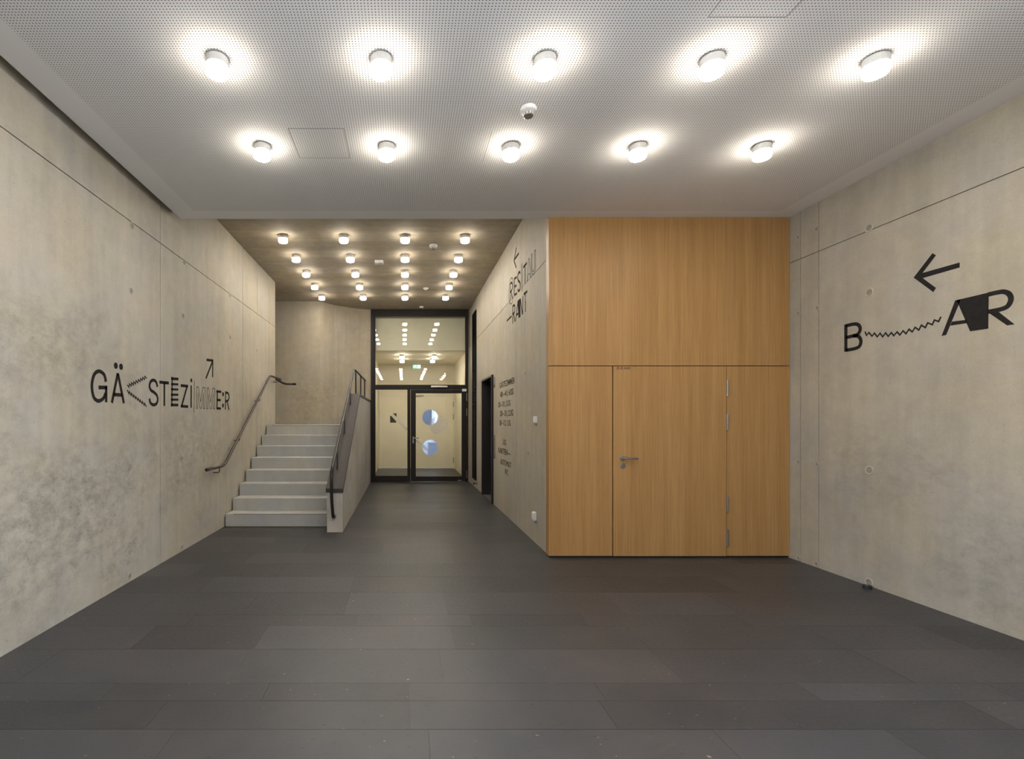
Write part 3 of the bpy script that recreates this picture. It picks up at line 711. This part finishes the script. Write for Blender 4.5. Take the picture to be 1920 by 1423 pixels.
# ================================================================== WALL LETTERING (traced letter shapes, painted film on the walls)
class Sign:
    def __init__(s, name, label, X, side, ox, oy, sc, w):
        s.X, s.side, s.ox, s.oy, s.sc, s.w = X, side, ox, oy, sc, w
        s.label = label; s.name = name; s.root = None
    def p(s, q): return onx(s.ox+q[0]/s.sc, s.oy+q[1]/s.sc, s.X)
    def to3(s): return lambda u, v, d: (s.X+s.side*d, u, v)
    def letter(s, strokes=(), polys=(), dots=(), mat='black_paint', **pr):
        if s.root is None:
            y, h = s.p(((strokes and strokes[0][0][0]) or (polys and polys[0][0]) or dots[0]))
            s.root = thing(s.name, s.label, 'lettering', (s.X, y, h))
        bm = bmesh.new()
        for stq in strokes:
            pts = stq[0]; o = stq[1] if len(stq) > 1 else {}
            P = [s.p(q) for q in pts]
            if o.get('smooth'): P = spline(P, 7, o.get('closed', False))
            ribbon(bm, P, o.get('w', s.w), s.to3(), -.001, .0015, o.get('closed', False))
        for pg in polys: prism(bm, [s.p(q) for q in pg], s.to3(), -.001, .0015)
        for dt in dots:
            c = s.p(dt[:2]); disc2(bm, c, dt[2], s.to3(), -.001, .0015)
        put('letter', bm, mat, s.root, **pr)
SM = {'smooth': True}; TH = {'w': .0065}
def zig(a, b, n, amp):
    out = []
    for i in range(n+1):
        t = i/n; x = a[0]+(b[0]-a[0])*t; y = a[1]+(b[1]-a[1])*t
        out.append((x+(3 if i % 2 else -3), y+(amp if i % 2 else -amp)))
    return out
g = Sign('wall_lettering', 'black sign GÄSTEZIMMER with arrow painted on the left concrete wall', XL, 1, 140, 640, 4.3636, .031)
g.letter([([(255, 330), (240, 272), (197, 244), (158, 275), (140, 362), (155, 455), (193, 487), (234, 466), (252, 425)], SM), ([(195, 377), (266, 377)],), ([(257, 370), (257, 498)],)])
g.letter([([(304, 503), (352, 262)],), ([(353, 262), (402, 506)],), ([(318, 435), (390, 439)],)], dots=[(336, 199, .0275), (379, 208, .0275)])
g.letter([(zig((432, 368), (586, 292), 17, 11), {'w': .011}), (zig((432, 410), (583, 524), 17, 12), {'w': .011})], label='two zigzag lines')
g.letter([([(677, 372), (666, 333), (644, 317), (621, 330), (612, 365), (623, 398), (650, 418), (672, 443), (679, 478), (668, 510), (643, 519), (620, 503), (611, 468)], SM)])
g.letter([([(693, 333), (770, 341)],), ([(733, 335), (733, 528)],)])
g.letter([([(797, 290), (794, 533)], {'w': .022}), ([(789, 305), (848, 308)], {'w': .029}), ([(789, 350), (847, 352)], {'w': .024}), ([(788, 392), (847, 394)], {'w': .022}), ([(787, 436), (847, 437)], {'w': .024}), ([(787, 477), (847, 477)], {'w': .024}), ([(787, 519), (847, 521)], {'w': .029})])
g.letter([([(868, 361), (927, 367)],), ([(921, 362), (874, 532)],), ([(868, 530), (928, 534)],)])
g.letter([([(953, 360), (952, 543)],)], dots=[(954, 319, .023)])
g.letter([([(979, 325), (976, 582)], {'w': .007})], label='thin vertical line')
for dx, dy, k in ((0, 0, 1), (85, 6, .93)):
    m_ = [(995, 548), (999, 371), (1013, 373), (1030, 495), (1049, 376), (1066, 377), (1064, 550), (1053, 550), (1053, 425), (1037, 546), (1024, 546), (1009, 425), (1006, 548)]
    g.letter([([(995+(x-995)*k+dx, 460+(y-460)*(1-.03*(dx > 0))+dy) for x, y in m_], {'closed': True, 'w': .0075})])
g.letter([([(1167, 400), (1164, 556)],), ([(1160, 409), (1199, 413)],), ([(1163, 479), (1194, 481)],), ([(1160, 547), (1196, 550)],)])
g.letter([], dots=[(1214, 433, .029), (1213, 525, .029)])
g.letter([([(1235, 408), (1232, 558)],), ([(1235, 420), (1254, 424), (1263, 452), (1254, 484), (1235, 490)], SM), ([(1246, 487), (1263, 562)],)])
g.letter([([(1079, 151), (1133, 158)],), ([(1129, 152), (1128, 293)],), ([(1129, 160), (1074, 303)],)], label='arrow pointing up to the right')

b_ = Sign('wall_lettering', 'black sign BAR with left arrow painted on the right concrete wall', XR, -1, 1480, 380, 4.3636, .031)
b_.letter([], [[(1172, 413), (1200, 430), (1090, 575), (1394, 489), (1394, 530), (1092, 617), (1200, 697), (1178, 731), (1018, 613)]], label='arrow pointing left')
b_.letter([([(463, 995), (463, 1218)],), ([(463, 1008), (535, 992), (570, 1004), (580, 1038), (562, 1074), (520, 1090), (463, 1103)], SM), ([(520, 1090), (566, 1094), (586, 1130), (574, 1174), (535, 1194), (463, 1207)], SM)])
b_.letter([([(620, 1055), (632, 1085), (652, 1062), (677, 1092), (697, 1067), (720, 1097), (743, 1068), (764, 1097), (788, 1065), (810, 1093), (835, 1063), (855, 1088), (882, 1057), (905, 1082), (931, 1048), (955, 1072), (980, 1035), (1006, 1057), (1030, 1020), (1060, 1042), (1081, 1002), (1113, 1022), (1133, 983), (1170, 998), (1188, 960), (1222, 972), (1241, 933)], {'w': .011})], label='zigzag line')
b_.letter([], [[(1358, 800), (1405, 788), (1283, 1083), (1247, 1090)], [(1332, 973), (1450, 958), (1458, 985), (1318, 1006)]])
b_.letter([], [[(1370, 797), (1632, 735), (1628, 1030), (1480, 1052)]], label='solid black block between A and R')
b_.letter([([(1625, 752), (1700, 735), (1755, 728), (1798, 747), (1814, 790), (1788, 845), (1730, 872), (1625, 893)], SM)], [[(1640, 906), (1712, 893), (1843, 995), (1783, 1004)]])

r_ = Sign('wall_lettering', 'black sign RESTAURANT with left arrow painted high on the corridor wall', XC, -1, 930, 450, 8.37, .03)
r_.letter([([(317, 120), (285, 325), (316, 435)],), ([(288, 312), (358, 208)],)], label='arrow pointing left')
r_.letter([([(248, 592), (222, 640), (205, 760), (200, 890), (214, 980), (235, 1003), (258, 965), (270, 850), (272, 715), (265, 630)], {'smooth': True, 'closed': True, 'w': .011})], label='thin ring around the letter R')
r_.letter([([(223, 690), (223, 950)],), ([(223, 692), (245, 668), (257, 692), (255, 760), (240, 800), (224, 818)], SM), ([(238, 805), (256, 915)],)])
r_.letter([([(290, 595), (290, 872)],), ([(288, 612), (326, 580)],), ([(290, 738), (320, 710)],), ([(290, 862), (328, 838)],)])
r_.letter([([(380, 530), (369, 500), (350, 530), (340, 590), (352, 640), (372, 660), (381, 710), (375, 775), (358, 800), (341, 775)], SM)])
r_.letter([([(400, 380), (402, 810)], {'w': .010}), ([(415, 360), (417, 795)], {'w': .010})], label='two thin vertical lines')
r_.letter([([(430, 430), (484, 362)],), ([(456, 400), (456, 690)],)])
r_.letter([([(487, 650), (512, 290), (524, 300), (549, 572), (540, 582), (530, 520), (504, 548), (496, 640)], {'closed': True, 'w': .008})])
r_.letter([([(557, 225), (557, 480), (566, 530), (580, 543), (600, 525), (618, 470), (622, 420), (622, 155), (607, 165), (607, 430), (592, 488), (578, 498), (568, 460), (568, 220)], {'closed': True, 'w': .008})])
r_.letter([([(170, 1270), (246, 1194)], {'w': .026})], label='dash')
r_.letter([([(263, 1035), (263, 1310)],), ([(263, 1042), (285, 1022), (297, 1052), (291, 1130), (268, 1160)], SM), ([(276, 1152), (299, 1280)],)])
r_.letter([([(308, 1272), (345, 962)],), ([(318, 1178), (348, 1155)],)], [[(338, 958), (384, 914), (384, 1205), (356, 1228)]])
r_.letter([([(384, 925), (414, 1172)],), ([(423, 880), (418, 1168)],)])
r_.letter([([(436, 852), (491, 805)],), ([(461, 835), (461, 1130)],)])

# small directory, set in the built-in sans
dr = thing('wall_directory', 'small dark directory of guest room floors lettered on the corridor wall', 'lettering', (XC, 7.6, 1.2))
LM = Matrix(((0, 0, -1, 0), (-1, 0, 0, 0), (0, 1, 0, 0), (0, 0, 0, 1)))      # text x -> -y, text y -> z, facing -x
for txt, pxa, pxb, py, mt, bo in (('GÄSTEZIMMER', 936.6, 965.2, 717.6, 'pale_print', .001), ('401—411, 4.OG', 938.3, 962.8, 736.8, 'black_paint', .001), ('301—311, 3.OG', 934.5, 957.2, 756.9, 'pale_print', .001), ('201—211, 2.OG', 938, 962.1, 774.4, 'black_paint', .001), ('101—112, 1.OG', 936.9, 957.6, 792.7, 'pale_print', 0),
        ('UG', 943.2, 948.8, 829, 'pale_print', .001), ('KARTEN—', 934.7, 957.2, 846.8, 'black_paint', .001), ('AUTOMAT', 938.3, 958.6, 868.5, 'black_paint', 0), ('WC', 946.7, 953, 884.7, 'pale_print', 0)):
    ya, _ = onx(pxa, py, XC); yb, _ = onx(pxb, py, XC); pm = (pxa+pxb)/2; ym, h = onx(pm, py, XC)
    bm = text_bm(txt, .125, .001, 0, bo)
    xs = [v.co.x for v in bm.verts]; wd = max(xs)-min(xs); mid = (max(xs)+min(xs))/2
    bmesh.ops.translate(bm, vec=(-mid, -.044, 0), verts=bm.verts[:]); bmesh.ops.scale(bm, vec=(abs(ya-yb)/wd, 1, 1), verts=bm.verts[:])
    bmesh.ops.transform(bm, matrix=Matrix.Translation((XC-.0005, (ya+yb)/2, h)) @ LM, verts=bm.verts[:])
    put('text_line', bm, mt, dr)
